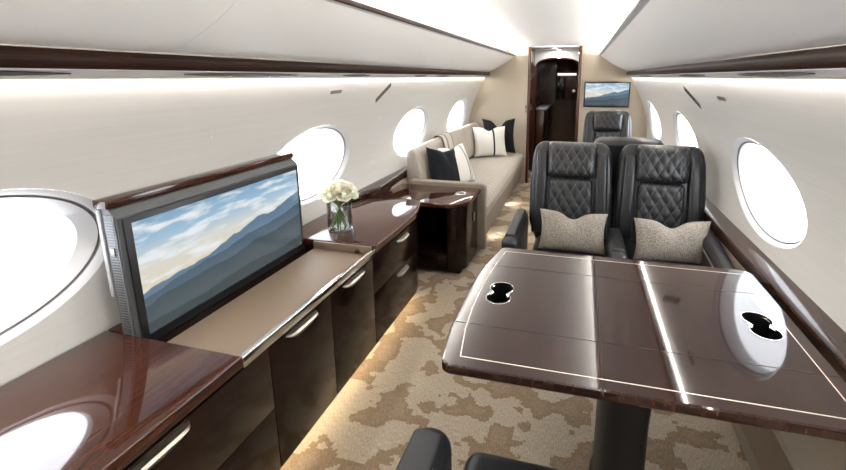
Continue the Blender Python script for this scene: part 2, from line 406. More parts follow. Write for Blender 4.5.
# ------------------------------------------------------------------ cabin shell
PROF = [(0, 1.08), (.10, 1.085), (.30, 1.12), (.62, 1.19), (.66, 1.252), (.85, 1.25), (1.0, 1.235), (1.14, 1.197), (1.24, 1.15), (1.4, 1.07), (1.5, 1.02), (1.552, 1.0)]
def hw(z):
    if z <= PROF[0][0]: return PROF[0][1]
    for (a, wa), (b, wb) in zip(PROF, PROF[1:]):
        if z <= b:
            return wa+(wb-wa)*(z-a)/(b-a)
    return PROF[-1][1]
_UP = [(.62, 1.254), (.75, 1.256), (.9, 1.248), (1.02, 1.226), (1.14, 1.192), (1.26, 1.145), (1.38, 1.086), (1.48, 1.034), (1.552, .998)]
def hwu(z):     # smooth upper sidewall (Catmull-Rom)
    z = min(max(z, .62), 1.552)
    for i in range(len(_UP)-1):
        if z <= _UP[i+1][0]:
            p0 = _UP[max(i-1, 0)]; p1 = _UP[i]; p2 = _UP[i+1]; p3 = _UP[min(i+2, len(_UP)-1)]
            t = (z-p1[0])/(p2[0]-p1[0]); h = p2[0]-p1[0]
            m1 = (p2[1]-p0[1])/(p2[0]-p0[0])*h; m2 = (p3[1]-p1[1])/(p3[0]-p1[0])*h
            return (2*t**3-3*t*t+1)*p1[1]+(t**3-2*t*t+t)*m1+(-2*t**3+3*t*t)*p2[1]+(t**3-t*t)*m2
    return _UP[-1][1]
WC = [(-1.0, 1.02), (.65, 1.015), (2.27, 1.02), (3.88, 1.03), (5.48, 1.03)]
WA, WB = .428, .244
def upper_wall(side):
    V = []; F = []
    bounds = [-2.4, -.19, 1.44, 3.07, 4.68, 6.2]
    Z0, Z1 = .62, 1.552
    for (cy, cz), ya, yb in zip(WC, bounds, bounds[1:]):
        angs = set(2*PI*k/72 for k in range(72))
        cor = [math.atan2((zz-cz)/1, (yy-cy)/1) % (2*PI) for yy in (ya, yb) for zz in (Z0, Z1)]
        cor += [math.atan2(Z0+(Z1-Z0)*q/28-cz, yy-cy) % (2*PI) for yy in (ya, yb) for q in range(1, 28)]
        angs = sorted(angs | set(cor))
        K = 12; base = len(V); n = len(angs)
        for k in range(K+1):
            f = k/K
            for a in angs:
                ca, sa = math.cos(a), math.sin(a)
                re = 1/math.sqrt((ca/WA)**2+(sa/WB)**2)
                ts = []
                if ca > 1e-9: ts.append((yb-cy)/ca)
                if ca < -1e-9: ts.append((ya-cy)/ca)
                if sa > 1e-9: ts.append((Z1-cz)/sa)
                if sa < -1e-9: ts.append((Z0-cz)/sa)
                ro = min(ts); r = re+(ro-re)*f**1.3
                y = cy+r*ca; z = cz+r*sa
                V.append((XC+side*hwu(z), y, z))
        for k in range(K):
            for i in range(n):
                i2 = (i+1) % n; F.append((base+k*n+i, base+k*n+i2, base+(k+1)*n+i2, base+(k+1)*n+i))
    return V, F
for side, nm in ((-1, 'left'), (1, 'right')):
    V, F = upper_wall(side)
    st(raw('wall_'+nm, V, F, M['wall'], angle=60))
    st(ysweep('trim_%d' % (1 if side < 0 else 2), [(XC+side*hw(z), z) for z in (.10, .27)], Y0, Y1, M['beigeleather'], closed=False))
    st(ysweep('trim_%d' % (3 if side < 0 else 4), [(XC+side*w_, z) for z, w_ in ((.27, 1.108), (.275, 1.125), (.62, 1.185))], Y0, Y1, M['lower'], closed=False))
    st(ysweep('baseboard_'+nm, [(XC+side*(1.08+.02), 0), (XC+side*(1.085+.012), .095), (XC+side*1.085, .1)], Y0, Y1, M['lower2'], closed=False))
wi = 0
for side in (-1, 1):
    for cy, cz in WC:
        wi += 1
        def ring(sc_a, sc_b, d, n=72):
            out = []
            for k in range(n):
                a = 2*PI*k/n; y = cy+WA*sc_a*math.cos(a); z = cz+WB*sc_b*math.sin(a)
                out.append((XC+side*(hwu(z)+d), y, z))
            return out
        near = side < 0 and 0 < cy < 1      # the nearest left window has a wider inner frame
        ga, gb, gd = (.80, .80, .075) if near else (.885, .86, .09)
        rim = loft('window_%d' % wi, [ring(1.0, 1.0, -.001), ring(.985, .98, .003), ring(.95, .94, .014), ring(.94, .925, .020)], M['rim'], close=True, angle=50)
        st(rim)
        loft('window_gasket', [ring(.94, .925, .020), ring(.93, .91, .030), ring(.915, .895, .024)], M['gasket'], rim, close=True)
        loft('window_inner_rim', [ring(.915, .895, .024), ring(ga+.01, gb+.01, .055), ring(ga, gb, gd+.005)], M['rim'], rim, close=True)
        r1 = ring(ga, gb, gd); cc = (XC+side*(hwu(cz)+gd), cy, cz)
        V = []; F = []
        K = 6
        for q in range(1, K+1):
            V += ring(ga*q/K, gb*q/K, gd)
        V.append(cc); ci = len(V)-1
        for i in range(72):
            F.append((ci, i, (i+1) % 72))
            for q in range(K-1): F.append((q*72+i, q*72+(i+1) % 72, (q+1)*72+(i+1) % 72, (q+1)*72+i))
        raw('window_pane', V, F, M['pane'], rim)
# floor and ceiling
st(raw('floor', [(-1.6, Y0, 0), (.9, Y0, 0), (.9, 8.4, 0), (-1.6, 8.4, 0)], [(0, 1, 2, 3)], M['carpet'], smooth=False))
cp = [(.56, 1.832), (.74, 1.832), (.745, 1.86), (.725, 1.895), (.67, 1.922), (.56, 1.944), (.4, 1.96), (.2, 1.968), (0, 1.97)]
cp2 = [(XC-x, z) for x, z in cp]+[(XC+x, z) for x, z in reversed(cp[:-1])]
st(ysweep('ceiling', cp2, Y0, Y1, M['ceil'], closed=False, angle=50))
st(box('wall_rear', (-1.75, 1.05, Y0-.05, Y0, 0, 2.0), M['bulk'], r=0))
# bulkhead with a full-height doorway
DL, DR = XC-.345, XC+.305
st(box('wall_bulkhead_left', (-1.8, DL-.04, Y1, Y1+.05, 0, 2.0), M['bulk'], r=0))
st(box('wall_bulkhead_right', (DR+.035, 1.1, Y1, Y1+.05, 0, 2.0), M['bulk'], r=0))
st(box('door_frame_left', (DL-.04, DL+.0, Y1-.02, Y1+.09, 0, 1.966), M['frame'], r=.006))
st(box('door_frame_right', (DR, DR+.04, Y1-.02, Y1+.09, 0, 1.966), M['frame'], r=.006))
# ledges along both side walls (dark wood)
def ledge_prof(s, zt=.715, wi_=1.176):
    return [(XC+s*1.262, zt), (XC+s*(wi_+.02), zt-.012), (XC+s*(wi_), zt-.02), (XC+s*(wi_-.004), zt-.03), (XC+s*(wi_+.0), zt-.085), (XC+s*(wi_+.03), zt-.10), (XC+s*1.262, zt-.10)]
tag(ysweep('side_ledge', ledge_prof(1), -.8, 6.15, M['ledge'], angle=25), 'long dark gloss wood ledge running along the right side wall under the windows', 'ledge')
lp = round_poly([(-1.632, 2.60), (-1.612, 2.60), (-1.50, 3.02), (-1.545, 3.60), (-1.56, 6.15), (-1.632, 6.15)], [0, .02, .3, .3, 0, 0])
lg = tag(prism('side_ledge', lp, .6635, .70, M['ledge'], bev=.010, seg=3), 'dark wood ledge along the left wall running behind the end table and sofa', 'ledge')
prism('ledge_base', [(-1.63, 2.875), (-1.505, 2.875), (-1.53, 3.10), (-1.56, 3.505), (-1.56, 6.15), (-1.63, 6.15)], .601, .663, M['ledge'], lg, bev=.002)
for s_, q in ((-1, 11), (1, 12)):
    st(ysweep('trim_%d' % q, [(XC+s_*1.18, .619), (XC+s_*1.262, .6195), (XC+s_*1.262, .625)], Y0, Y1, M['wall'], closed=False))

# ------------------------------------------------------------------ overhead lockers with wood valances
def bin_(side, y0, y1, label):
    t = thing('overhead_locker', label, 'overhead locker', (XC+side*.9, y0, 1.6))
    n = 10; front = []
    for k in range(n+1):
        f = k/n; x = .952+(.582-.952)*f; z = 1.623+(1.840-1.623)*f
        bul = .016*math.sin(PI*f); front.append((x-bul*.52, z-bul*.85))
    pr = front+[(.60, 1.838), (.63, 1.825), (.75, 1.80), (1.0, 1.64), (.985, 1.618)]
    o = ysweep('door_panel', [(XC+side*x, z) for x, z in pr], y0+.0007, y1-.0007, M['bin'], t, angle=50)
    # wood valance under the door, with a slim bronze lip above it
    va = [(.944, 1.622), (.938, 1.612), (.936, 1.597), (.940, 1.578), (.946, 1.571), (.985, 1.577), (.985, 1.617)]
    o2 = ysweep('valance', [(XC+side*x, z) for x, z in va], y0, y1, M['trim'], t, angle=30)
    li = [(.952, 1.6225), (.946, 1.6225), (.946, 1.626), (.952, 1.626)]
    o4 = ysweep('valance_lip', [(XC+side*x, z) for x, z in li], y0, y1, M['nickel'], t)
    tp = [(.583, 1.834), (.568, 1.842), (.568, 1.858), (.576, 1.860), (.59, 1.846)]
    o3 = ysweep('top_trim', [(XC+side*x, z) for x, z in tp], y0, y1, M['trim'], t, angle=30)
    for q in (o, o2, o3, o4): q.location = (-(XC+side*.9), -y0, -1.6)
bin_(-1, -2.4, 1.15, 'near cream overhead locker with a dark wood valance at top left')
bin_(-1, 1.15, 6.2, 'long cream overhead locker above the television and sofa, dark wood valance')
bin_(1, -2.4, 6.2, 'cream overhead locker along the right side above the round windows')
# service panel shelf below the valances
for s, i in ((-1, 5), (1, 6)):
    st(ysweep('trim_%d' % i, [(XC+s*x, z) for x, z in ((.946, 1.568), (.976, 1.5525), (.978, 1.5535), (.978, 1.58), (.95, 1.58))], Y0, Y1, M['rim']))
    st(ysweep('trim_%d' % (i+2), [(XC+s*x, z) for x, z in ((.978, 1.556), (.999, 1.5515), (1.004, 1.5535), (1.004, 1.575), (.978, 1.575))], Y0, Y1, M['rim']))
def psu(side, ya, yb, label):
    t = thing('reading_light_panel', label, 'reading light panel', (XC+side*.961, (ya+yb)/2, 1.56))
    n = 24; L_ = (yb-ya)/2; V = []
    ang = math.atan2(1.5525-1.568, .976-.946)
    def pt(u, y, off):   # u across the shelf, off below it
        x = .961+u*math.cos(ang)+off*math.sin(ang); z = 1.5603+u*math.sin(ang)-off*math.cos(ang)
        return (XC+side*x-(XC+side*.961), y, z-1.56)
    out = [(-L_+2*L_*k/n, .0135*(1-abs(-1+2*k/n)**2.2)) for k in range(n+1)]
    ring = [(y, w) for y, w in out]+[(y, -w) for y, w in reversed(out[1:-1])]
    V = [pt(w, y, .0035) for y, w in ring]+[pt(w, y, -.002) for y, w in ring]
    N = len(ring); F = [tuple(range(N)), tuple(range(N, 2*N))]+[(i, (i+1) % N, N+(i+1) % N, N+i) for i in range(N)]
    raw('panel', V, F, M['black'], t, smooth=False)
    for yy in (-.35*L_, .35*L_):
        bm = bmesh.new(); p = pt(0, yy, .005)
        bmesh.ops.create_uvsphere(bm, u_segments=12, v_segments=8, radius=.006, matrix=Matrix.Translation(p) @ Matrix.Diagonal((.8, 2.2, .5, 1)))
        link('air_nozzle', bm, M['chrome'], t)
for a, b, l in ((.25, .86, 'dark reading light panel under the valance at the far left edge'), (1.2, 1.82, 'dark reading light panel under the left valance above the television'),
                (2.22, 2.56, 'short dark reading light panel above the vase of roses'), (3.3, 3.62, 'small dark reading light panel above the near end of the sofa'), (3.85, 4.3, 'dark reading light panel above the middle of the sofa')):
    psu(-1, a, b, l)
for a, b, l in ((1.35, 1.95, 'long dark reading light panel above the large right window'), (2.42, 3.05, 'dark reading light panel above the black double seats on the right wall'), (4.1, 5.1, 'farthest dark reading light panel under the right valance')):
    psu(1, a, b, l)

# sidewall vents (slanted grilles) and small lights
def wallpt(side, y, z, d=0): return Vector((XC+side*(hwu(z)-d), y, z))
def wall_bar(name, side, y0, z0, y1, z1, wdt, m, label, cat, slots=0):
    c = wallpt(side, (y0+y1)/2, (z0+z1)/2); t = thing(name, label, cat, c)
    dy, dz = y1-y0, z1-z0; L_ = math.hypot(dy, dz); ny, nz_ = -dz/L_, dy/L_
    V = []; n = 10
    for q in (.0035, -.004):
        for k in range(n+1):
            for sg in (-1, 1):
                f = k/n; w = wdt/2*(1 if 0 < k < n else .8)
                y = y0+dy*f+sg*ny*w; z = z0+dz*f+sg*nz_*w; V.append(wallpt(side, y, z, q)-c)
    F = []; h = 2*(n+1)
    for k in range(n):
        a = 2*k; F += [(a, a+1, a+3, a+2), (h+a, h+a+1, h+a+3, h+a+2), (a, a+2, h+a+2, h+a), (a+1, a+3, h+a+3, h+a+1)]
    F += [(0, 1, h+1, h), (2*n, 2*n+1, h+2*n+1, h+2*n)]
    raw('plate', V, F, m, t)
    for k in range(slots):
        f = (k+.5)/slots; bm = bmesh.new()
        a = wallpt(side, y0+dy*f-ny*wdt*.34, z0+dz*f-nz_*wdt*.34, .0045)-c; b = wallpt(side, y0+dy*f+ny*wdt*.34, z0+dz*f+nz_*wdt*.34, .0045)-c
        tube(bm, [a, b], .0022, 6); link('slot', bm, M['black'], t)
wall_bar('air_vent', -1, 3.00, 1.495, 2.86, 1.38, .042, M['vent'], 'slanted grey air grille on the left wall between two windows', 'air vent', 11)
wall_bar('air_vent', 1, 3.20, 1.475, 2.97, 1.37, .045, M['vent'], 'slanted grey air grille high on the right wall', 'air vent', 11)
wall_bar('wall_lamp', -1, 2.33, 1.465, 2.22, 1.462, .02, M['switch'], 'small grey recessed lamp on the left wall above the vase', 'wall lamp')
wall_bar('wall_lamp', 1, 2.50, 1.444, 2.38, 1.442, .02, M['switch'], 'small grey recessed lamp on the right wall above the big window', 'wall lamp')

# ------------------------------------------------------------------ bulkhead fittings and the galley beyond
def tv_small():
    t = thing('bulkhead_monitor', 'small flat monitor showing a mountain view on the beige bulkhead', 'monitor', (.338, Y1-.03, 1.315))
    box('bezel', (-.30, .30, -.012, .028, -.172, .172), M['black'], t, r=.008)
    V = [(-.283, -.0135, -.15), (.283, -.0135, -.15), (.283, -.0135, .152), (-.283, -.0135, .152)]
    raw('screen', V, [(0, 1, 2, 3)], M['screen'], t, smooth=False, uv=[(0, .08), (1, .08), (1, .95), (0, .95)], recalc=False)
tv_small()
t = thing('wall_switch', 'tiny metal switch plate on the bulkhead left of the doorway', 'switch', (-.762, Y1-.004, 1.10))
box('plate', (-.012, .012, -.004, .003, -.055, .055), M['switch'], t, r=.003)
box('rocker', (-.006, .006, -.008, -.003, -.02, .0), M['chrome'], t, r=.002)
box('rocker', (-.006, .006, -.008, -.003, .014, .034), M['black'], t, r=.002)
# second, arched dark wood bulkhead
A0, A1 = DL-.02, DR+.02
bm = bmesh.new(); arch = []
N = 20
for k in range(N+1):
    a = PI-PI*k/N; arch.append((XC-.02+.33*math.cos(a), 1.70+.13*max(0, math.sin(a))**.8))
AL, AR = XC-.02-.33, XC-.02+.33
st(prism('door_1', [(A0-.02, 0), (A0-.02, 1.72), (AL, 1.72), (AL, 0)], 7.0, 7.04, M['darkwood'], bev=0, plane='XZ'))
st(prism('door_2', [(AR, 0), (AR, 1.72), (A1+.02, 1.72), (A1+.02, 0)], 7.0, 7.04, M['darkwood'], bev=0, plane='XZ'))
st(prism('trim_9', [(A0-.02, 1.7205), (A0-.02, 1.99), (A1+.02, 1.99), (A1+.02, 1.7205)]+list(reversed([(x, z+.021) for x, z in arch])), 7.0, 7.04, M['ceil'], bev=0, plane='XZ'))
bm = bmesh.new(); tube(bm, [(x, 6.992, z+.012) for x, z in arch], .012, 8); st(link('trim_10', bm, M['darkwood']))
st(box('ceiling_entry', (A0-.05, A1+.05, Y1+.05, 7.0, 1.965, 1.99), M['ceil'], r=0))
st(box('wall_entry_left', (A0-.06, A0-.01, Y1+.05, 8.4, 0, 1.99), M['darkwood'], r=0))
st(box('wall_entry_right', (A1+.01, A1+.06, Y1+.05, 8.4, 0, 1.99), M['darkwood'], r=0))
st(box('wall_galley_end', (A0-.2, A1+.2, 8.4, 8.45, 0, 1.99), M['darkwood'], r=0))
st(box('ceiling_galley', (A0-.05, A1+.05, 7.04, 8.4, 1.90, 1.95), M['darkwood'], r=0))
for x, y, l in ((-.40, 6.50, 'round ceiling downlight just past the doorway, nearer one'), (-.365, 6.86, 'round ceiling downlight just past the doorway, farther one')):
    area('downlight_lamp', (x, y, 1.955), (0, 0, 0), .06, .06, 1.6)
    t = thing('downlight', l, 'downlight', (x, y, 1.965))
    bm = bmesh.new(); lathe(bm, [(0, -.002), (.042, -.002)], 20); link('lens', bm, M['led'], t)
    bm = bmesh.new(); lathe(bm, [(.042, 0), (.042, -.006), (.055, -.005), (.056, 0)], 20); link('bezel', bm, M['chrome'], t)
t = thing('galley_cabinet', 'dark wood cabinet beyond the doorway with a grey steel counter', 'cabinet', (-.62, 7.45, 0))
box('body', (-.08, .05, -.38, .85, 0, 1.02), M['darkwood'], t)
box('countertop', (-.08, .09, -.40, .87, 1.021, 1.05), M['steel'], t)
box('door', (.051, .063, -.33, .22, .1, .98), M['door'], t)
t = thing('wall_cabinet', 'tall dark wood wall cabinet at the end of the galley with a light strip', 'cabinet', (-.30, 8.2, 1.25))
box('body', (-.16, .22, -.1, .18, -.12, .62), M['darkwood'], t)
box('light_strip', (-.13, .20, -.125, -.101, .33, .365), M['ledsoft'], t)
box('door', (-.15, .02, -.112, -.101, -.1, .3), M['door'], t)
t = thing('galley_door_handle', 'round silver latch on the dark galley wall at the right of the doorway', 'latch', (-.13, 8.02, 1.30))
bm = bmesh.new(); lathe(bm, [(0, .0), (.035, 0), (.04, .01), (.03, .018), (0, .02)], 20)
o = link('rosette', bm, M['chrome'], t); o.rotation_euler = (PI/2, 0, 0)
box('lever', (-.03, .03, -.03, -.02, -.006, .006), M['nickel'], t)
box('stem', (-.004, .004, -.02, .07, -.004, .004), M['nickel'], t, r=.001)

# ------------------------------------------------------------------ credenza (left)
CF = -1.03; CYE = 2.80
cr = thing('credenza', 'long low dark gloss wood credenza along the left wall with curved nickel pulls', 'credenza', (-1.3, 1.1, 0))
def P(o): o.location = (1.3, -1.1, 0); return o
body = round_poly([(-1.62, -.9), (CF-.012, -.9), (CF-.012, 2.52), (CF-.09, CYE), (-1.46, CYE), (-1.62, CYE)], [0, 0, .25, .10, 0, 0])
# carcass: below the television well the top is cut away
P(prism('carcass', round_poly([(-1.47, -.9), (CF-.012, -.9), (CF-.012, 1.007), (-1.47, 1.007)], 0), .09, .619, M['door'], cr, bev=.001))
P(prism('carcass', [(-1.47, 1.008), (CF-.012, 1.008), (CF-.012, 1.958), (-1.47, 1.958)], .09, .6035, M['door'], cr, bev=.001))
P(prism('carcass', round_poly([(-1.47, 1.959), (CF-.012, 1.959), (CF-.012, 2.58), (CF-.09, 2.79), (-1.47, 2.79)], [0, 0, .25, .06, 0]), .09, .619, M['door'], cr, bev=.001))
P(prism('plinth', round_poly([(-1.42, -.9), (-1.13, -.9), (-1.13, 2.55), (-1.16, 2.7), (-1.42, 2.7)], 0), 0, .089, M['black'], cr, bev=0))
def front(name, y0, y1, z0, z1, handle=None, hz=None):
    d = box(name, (CF-.011, CF+.003, y0+.0015, y1-.0015, z0, z1), M['door'], cr, r=.002); P(d)
    if handle is not None:
        # half-moon pull
        hl = .095 if name != 'drawer' or y1 < 1.2 else .075
        V = []; n = 20
        bm = bmesh.new()
        rows = []
        for k in range(n+1):
            u = -1+2*k/n; w = .030*max(0.0, 1-abs(u)**2.6)+.003
            y = handle+u*hl; x0 = CF+.003
            rows.append([(x0, y, hz), (x0+.020*(1-u**8)+.003, y, hz+.003), (x0+.026*(1-u**8)+.004, y, hz-.004), (x0+.014*(1-u**6)+.003, y, hz-w*.8), (x0, y, hz-w)])
        o = loft('handle', rows, M['nickel'], d, close=True, angle=50)
    return d
front('door', -.9, .30, .10, .612, .1, .600)
front('drawer', .30, 1.128, .364, .612, .705, .600)
front('drawer', .30, 1.128, .10, .361)
front('door', 1.128, 1.518, .10, .606, 1.31, .598)
front('door', 1.518, 1.915, .10, .606, 1.71, .598)
front('drawer', 1.915, 2.52, .40, .612, 2.30, .585)
front('drawer', 1.915, 2.52, .10, .397, 2.28, .375)
# polished rail along the television well
P(box('chrome_rail', (CF-.020, CF+.004, 1.010, 1.957, .612, .650), M['chrome'], cr, r=.004))
P(box('well_lining', (-1.40, CF-.0205, 1.012, 1.955, .6040, .615), M['beigeleather'], cr, r=.002))
P(box('well_lining', (-1.40, CF-.0205, 1.943, 1.956, .6155, .657), M['beigeleather'], cr, r=.002))
P(box('latch', (-1.135, -1.115, 1.925, 1.9425, .622, .64), M['black'], cr, r=.002))
nt_pts = round_poly([(-1.608, -.9), (CF+.006, -.9), (CF+.006, 1.008), (-1.608, 1.008)], 0)
tag(prism('worktop', nt_pts, .62, .662, M['wood'], bev=.007, seg=3), 'near red-brown gloss wood worktop on the credenza at lower left', 'worktop')
ft_pts = round_poly([(-1.608, 1.958), (CF+.006, 1.958), (CF+.006, 2.56), (-1.10, 2.84), (-1.50, 2.86), (-1.608, 2.78)], [0, 0, .3, .07, .02, 0])
tag(prism('worktop', ft_pts, .62, .662, M['wood'], bev=.007, seg=3), 'far gloss wood worktop of the credenza carrying the rose vase', 'worktop')
tag(box('back_shelf', (-1.608, -1.535, 1.012, 1.954, .62, .66), M['wood'], r=.003), 'narrow dark wood strip behind the television against the left wall', 'shelf')

# television on its lift
tv = thing('television', 'wide television raised out of the credenza showing mountains and clouds', 'television', (-1.47, 1.49, .655))
def T(o): o.location = (1.47, -1.49, -.655); return o
ya, yb = 1.030, 1.945
cas = [(-1.472, .655-.06), (-1.472, 1.088), (-1.503, 1.118), (-1.532, 1.120), (-1.532, .595)]
T(ysweep('casing', cas, ya-.02, yb+.015, M['casing'], tv, angle=20))
T(box('bezel', (-1.475, -1.466, ya-.002, yb+.006, .606, 1.084), M['black'], tv, r=.003))
V = [(-1.4645, ya+.022, .640), (-1.4645, yb-.012, .640), (-1.4645, yb-.012, 1.062), (-1.4645, ya+.022, 1.062)]
T(raw('screen', V, [(0, 1, 2, 3)], M['screen'], tv, smooth=False, uv=[(0, 0), (1, 0), (1, 1), (0, 1)], recalc=False))
gr = T(box('side_grille', (-1.520, -1.478, ya-.0235, ya-.0205, .62, 1.10), M['grille'], tv, r=.001))
for k in range(46):
    z = .63+k*.0100
    box('grille_slot', (-1.516, -1.484, ya-.0246, ya-.0234, z, z+.004), M['black'], gr, r=0)
T(box('latch', (-1.512, -1.492, ya-.028, ya-.0247, .955, .985), M['switch'], tv, r=.002))
T(box('lift_bracket', (-1.549, -1.5325, ya-.026, ya+.02, .80, 1.118), M['bracket'], tv, r=.004))
T(box('wood_cap', (-1.552, -1.496, ya-.028, yb+.02, 1.1205, 1.150), M['wood'], tv, r=.003))

# vase with roses
vx, vy = -1.352, 2.15
va = thing('vase', 'clear glass cylinder vase of water on the far worktop', 'vase', (vx, vy, .662))
bm = bmesh.new(); lathe(bm, [(0, .001), (.050, .001), (.052, .004), (.052, .145), (.0495, .145), (.0495, .010), (0, .010)], 32); link('glass_wall', bm, M['glass'], va)
bm = bmesh.new(); lathe(bm, [(0, .0105), (.049, .0105), (.049, .090), (0, .090)], 32); link('water', bm, M['water'], va)
def rose(x, y, z, r, tx, ty, base):
    t = thing('rose', 'cream white rose in the bunch standing in the glass vase', 'flower', (vx, vy, .675), group='roses in the vase')
    bm = bmesh.new()
    tilt = Euler((ty, tx, random.random()*6)).to_matrix().to_4x4(); tr = Matrix.Translation((x, y, z)) @ Euler((ty, tx, 0)).to_matrix().to_4x4()
    for layer, (n, rad, hh, op) in enumerate(((3, .30, .75, .05), (4, .50, .8, .15), (5, .75, .78, .30), (6, .98, .62, .55))):
        for k in range(n):
            a0 = 2*PI*k/n+layer*.7; span = 2*PI/n*.75; G = 6; g = []
            for j in range(G+1):
                f = j/G; row = []
                for i in range(G+1):
                    s = -1+2*i/G; a = a0+s*span*(.25+.75*math.sin(PI*min(1, f*.75+.1)))*.9
                    rr = r*rad*(.35+.65*math.sin(PI/2*min(1, f*1.25)))+r*op*.25*f*f
                    zz = r*(-.55+hh*1.15*f-.16*s*s*f)-r*.10*layer*f
                    row.append(bm.verts.new(tr @ Vector((rr*math.cos(a), rr*math.sin(a), zz))))
                g.append(row)
            for j in range(G):
                for i in range(G): bm.faces.new((g[j][i], g[j][i+1], g[j+1][i+1], g[j+1][i]))
    bmesh.ops.create_uvsphere(bm, u_segments=10, v_segments=8, radius=r*.32, matrix=tr @ Matrix.Translation((0, 0, -r*.05)))
    link('bloom', bm, M['petal'], t, angle=70)
    bm = bmesh.new(); tube(bm, [(base[0], base[1], .004), (base[0]*.4+x*.4, base[1]*.4+y*.4, .10), (x*.85, y*.85, z-r*.5)], .0026, 6)
    for q in range(2):
        a = random.random()*6; c = Vector((x*.8, y*.8, z-r*.6)); d = Vector((math.cos(a), math.sin(a), -.35)); e = Vector((-math.sin(a), math.cos(a), 0))
        vs = [bm.verts.new(c), bm.verts.new(c+d*.018+e*.010), bm.verts.new(c+d*.036+Vector((0, 0, .004))), bm.verts.new(c+d*.018-e*.010)]
        bm.faces.new(vs)
    link('stem', bm, M['leaf'], t)
spots = [(0, 0, .195, .034)]+[(.040*math.cos(a), .040*math.sin(a), .185, .033) for a in (.3, 1.6, 2.9, 4.1, 5.3)]+[(.066*math.cos(a), .066*math.sin(a), .155, .030) for a in (0, .95, 1.9, 2.9, 3.8, 4.7, 5.6)]
for i, (x, y, z, r) in enumerate(spots):
    rose(x, y, z, r, x*9, -y*9, (-x*.6, -y*.6))

for q in [o for o in bpy.data.objects if o.name.split('.')[0] in ('vase', 'rose')]:
    q.scale = (1.38,)*3
    q.location = (vx, vy, .662 if q.name.startswith('vase') else .679)

# ------------------------------------------------------------------ end table beyond the credenza
et = thing('end_table', 'dark gloss wood end table with open cubby and recessed cup holder beside sofa', 'end table', (-1.15, 3.2, 0))
def E_(o): o.location = (1.15, -3.2, 0); return o
top = round_poly([(-1.56, 2.97), (-.93, 2.97), (-.80, 3.10), (-.80, 3.50), (-1.56, 3.50)], [.02, .10, .08, .02, 0])
E_(prism('tabletop', top, .565, .600, M['wood'], et, bev=.009, seg=3))
# body: side panels, back and floor around the cubby, rounded column at the aisle side
E_(prism('side_column', round_poly([(-.97, 3.02), (-.90, 3.02), (-.83, 3.12), (-.83, 3.49), (-.97, 3.49)], [.02, .08, .08, .01, .01]), .03, .564, M['door'], et, bev=.003))
E_(box('side_panel', (-1.44, -1.28, 3.02, 3.49, .03, .564), M['door'], et, r=.006))
E_(box('back_panel', (-1.2795, -.9705, 3.40, 3.49, .03, .564), M['door'], et, r=.002))
E_(prism('cubby_floor', round_poly([(-1.2795, 3.02), (-.9705, 3.02), (-.9705, 3.3995), (-1.2795, 3.3995)], .005), .03, .17, M['door'], et, bev=.006, seg=3))
E_(box('plinth', (-1.42, -.87, 3.06, 3.47, 0, .0295), M['black'], et, r=.002))
E_(box('handle', (-.8295, -.818, 3.32, 3.35, .36, .44), M['chrome'], et, r=.004))
bm = bmesh.new(); lathe(bm, [(.036, .0), (.040, .003), (.046, .0015), (.047, -.001)], 28, (-.93, 3.30, .601)); E_(link('cup_rim', bm, M['chrome'], et))
bm = bmesh.new(); lathe(bm, [(0, .0004), (.036, .0004), (.036, .001)], 28, (-.93, 3.30, .600)); E_(link('cup_well', bm, M['void'], et))

# ------------------------------------------------------------------ sofa
so = thing('sofa', 'long beige quilted fabric sofa under the left windows', 'sofa', (-1.15, 4.85, 0))
def SO(o): o.location = Vector(o.location)+Vector((1.15, -4.85, 0)); return o
S0, S1 = 3.53, 6.17
SO(box('base', (-1.50, -.795, S0+.06, S1, .10, .28), M['sofabase'], so, r=.008))
SO(box('plinth', (-1.45, -.86, S0+.06, S1-.02, 0, .0995), M['sofabase'], so, r=.004))
SO(prism('arm', round_poly([(-1.47, .03), (-.765, .03), (-.765, .635), (-1.47, .635)], [0, .01, .045, .02]), S0-.02, S0+.055, M['sofabase'], so, bev=.014, seg=3, plane='XZ'))
# seat cushion, quilted fabric with rolled front
def strip_quilt(name, prof, y0, y1, ny, m, cell, puff, parent):
    """prof: (x,z) polyline top surface; quilted along y; closed below"""
    # resample
    d = [0]
    for a, b in zip(prof, prof[1:]): d.append(d[-1]+math.hypot(b[0]-a[0], b[1]-a[1]))
    L_ = d[-1]; n = max(12, int(L_/.014)); pp = []
    for k in range(n+1):
        s = L_*k/n
        for i in range(len(d)-1):
            if s <= d[i+1]+1e-9:
                f = (s-d[i])/(d[i+1]-d[i]); pp.append((prof[i][0]+(prof[i+1][0]-prof[i][0])*f, prof[i][1]+(prof[i+1][1]-prof[i][1])*f, s)); break
    V = []; UV = []; F = []
    cx_ = sum(p[0] for p in pp)/len(pp); cz_ = sum(p[1] for p in pp)/len(pp)-.1
    for j in range(ny+1):
        y = y0+(y1-y0)*j/ny; fe = min(1, min(j, ny-j)/2.0)
        for i, (x, z, s) in enumerate(pp):
            a = pp[max(i-1, 0)]; b = pp[min(i+1, n)]; tx, tz = b[0]-a[0], b[1]-a[1]; l = math.hypot(tx, tz); nx, nz_ = -tz/l, tx/l
            if (x-cx_)*nx+(z-cz_)*nz_ < 0: nx, nz_ = -nx, -nz_
            u1 = (y+s*.62)/cell; u2 = (y-s*.62)/cell
            h = puff*(abs(math.sin(PI*u1)*math.sin(PI*u2)))**.5*fe-.012*(1-fe)
            V.append((x+nx*h, y, z+nz_*h)); UV.append((y/cell, s*.62/cell))
    c = n+1
    for j in range(ny):
        for i in range(n): F.append((j*c+i, j*c+i+1, (j+1)*c+i+1, (j+1)*c+i))
        F.append((j*c+n, j*c, (j+1)*c, (j+1)*c+n))
    F.append(tuple(range(c))); F.append(tuple(range(ny*c, ny*c+c)))
    return raw(name, V, F, m, parent, uv=UV, angle=70)
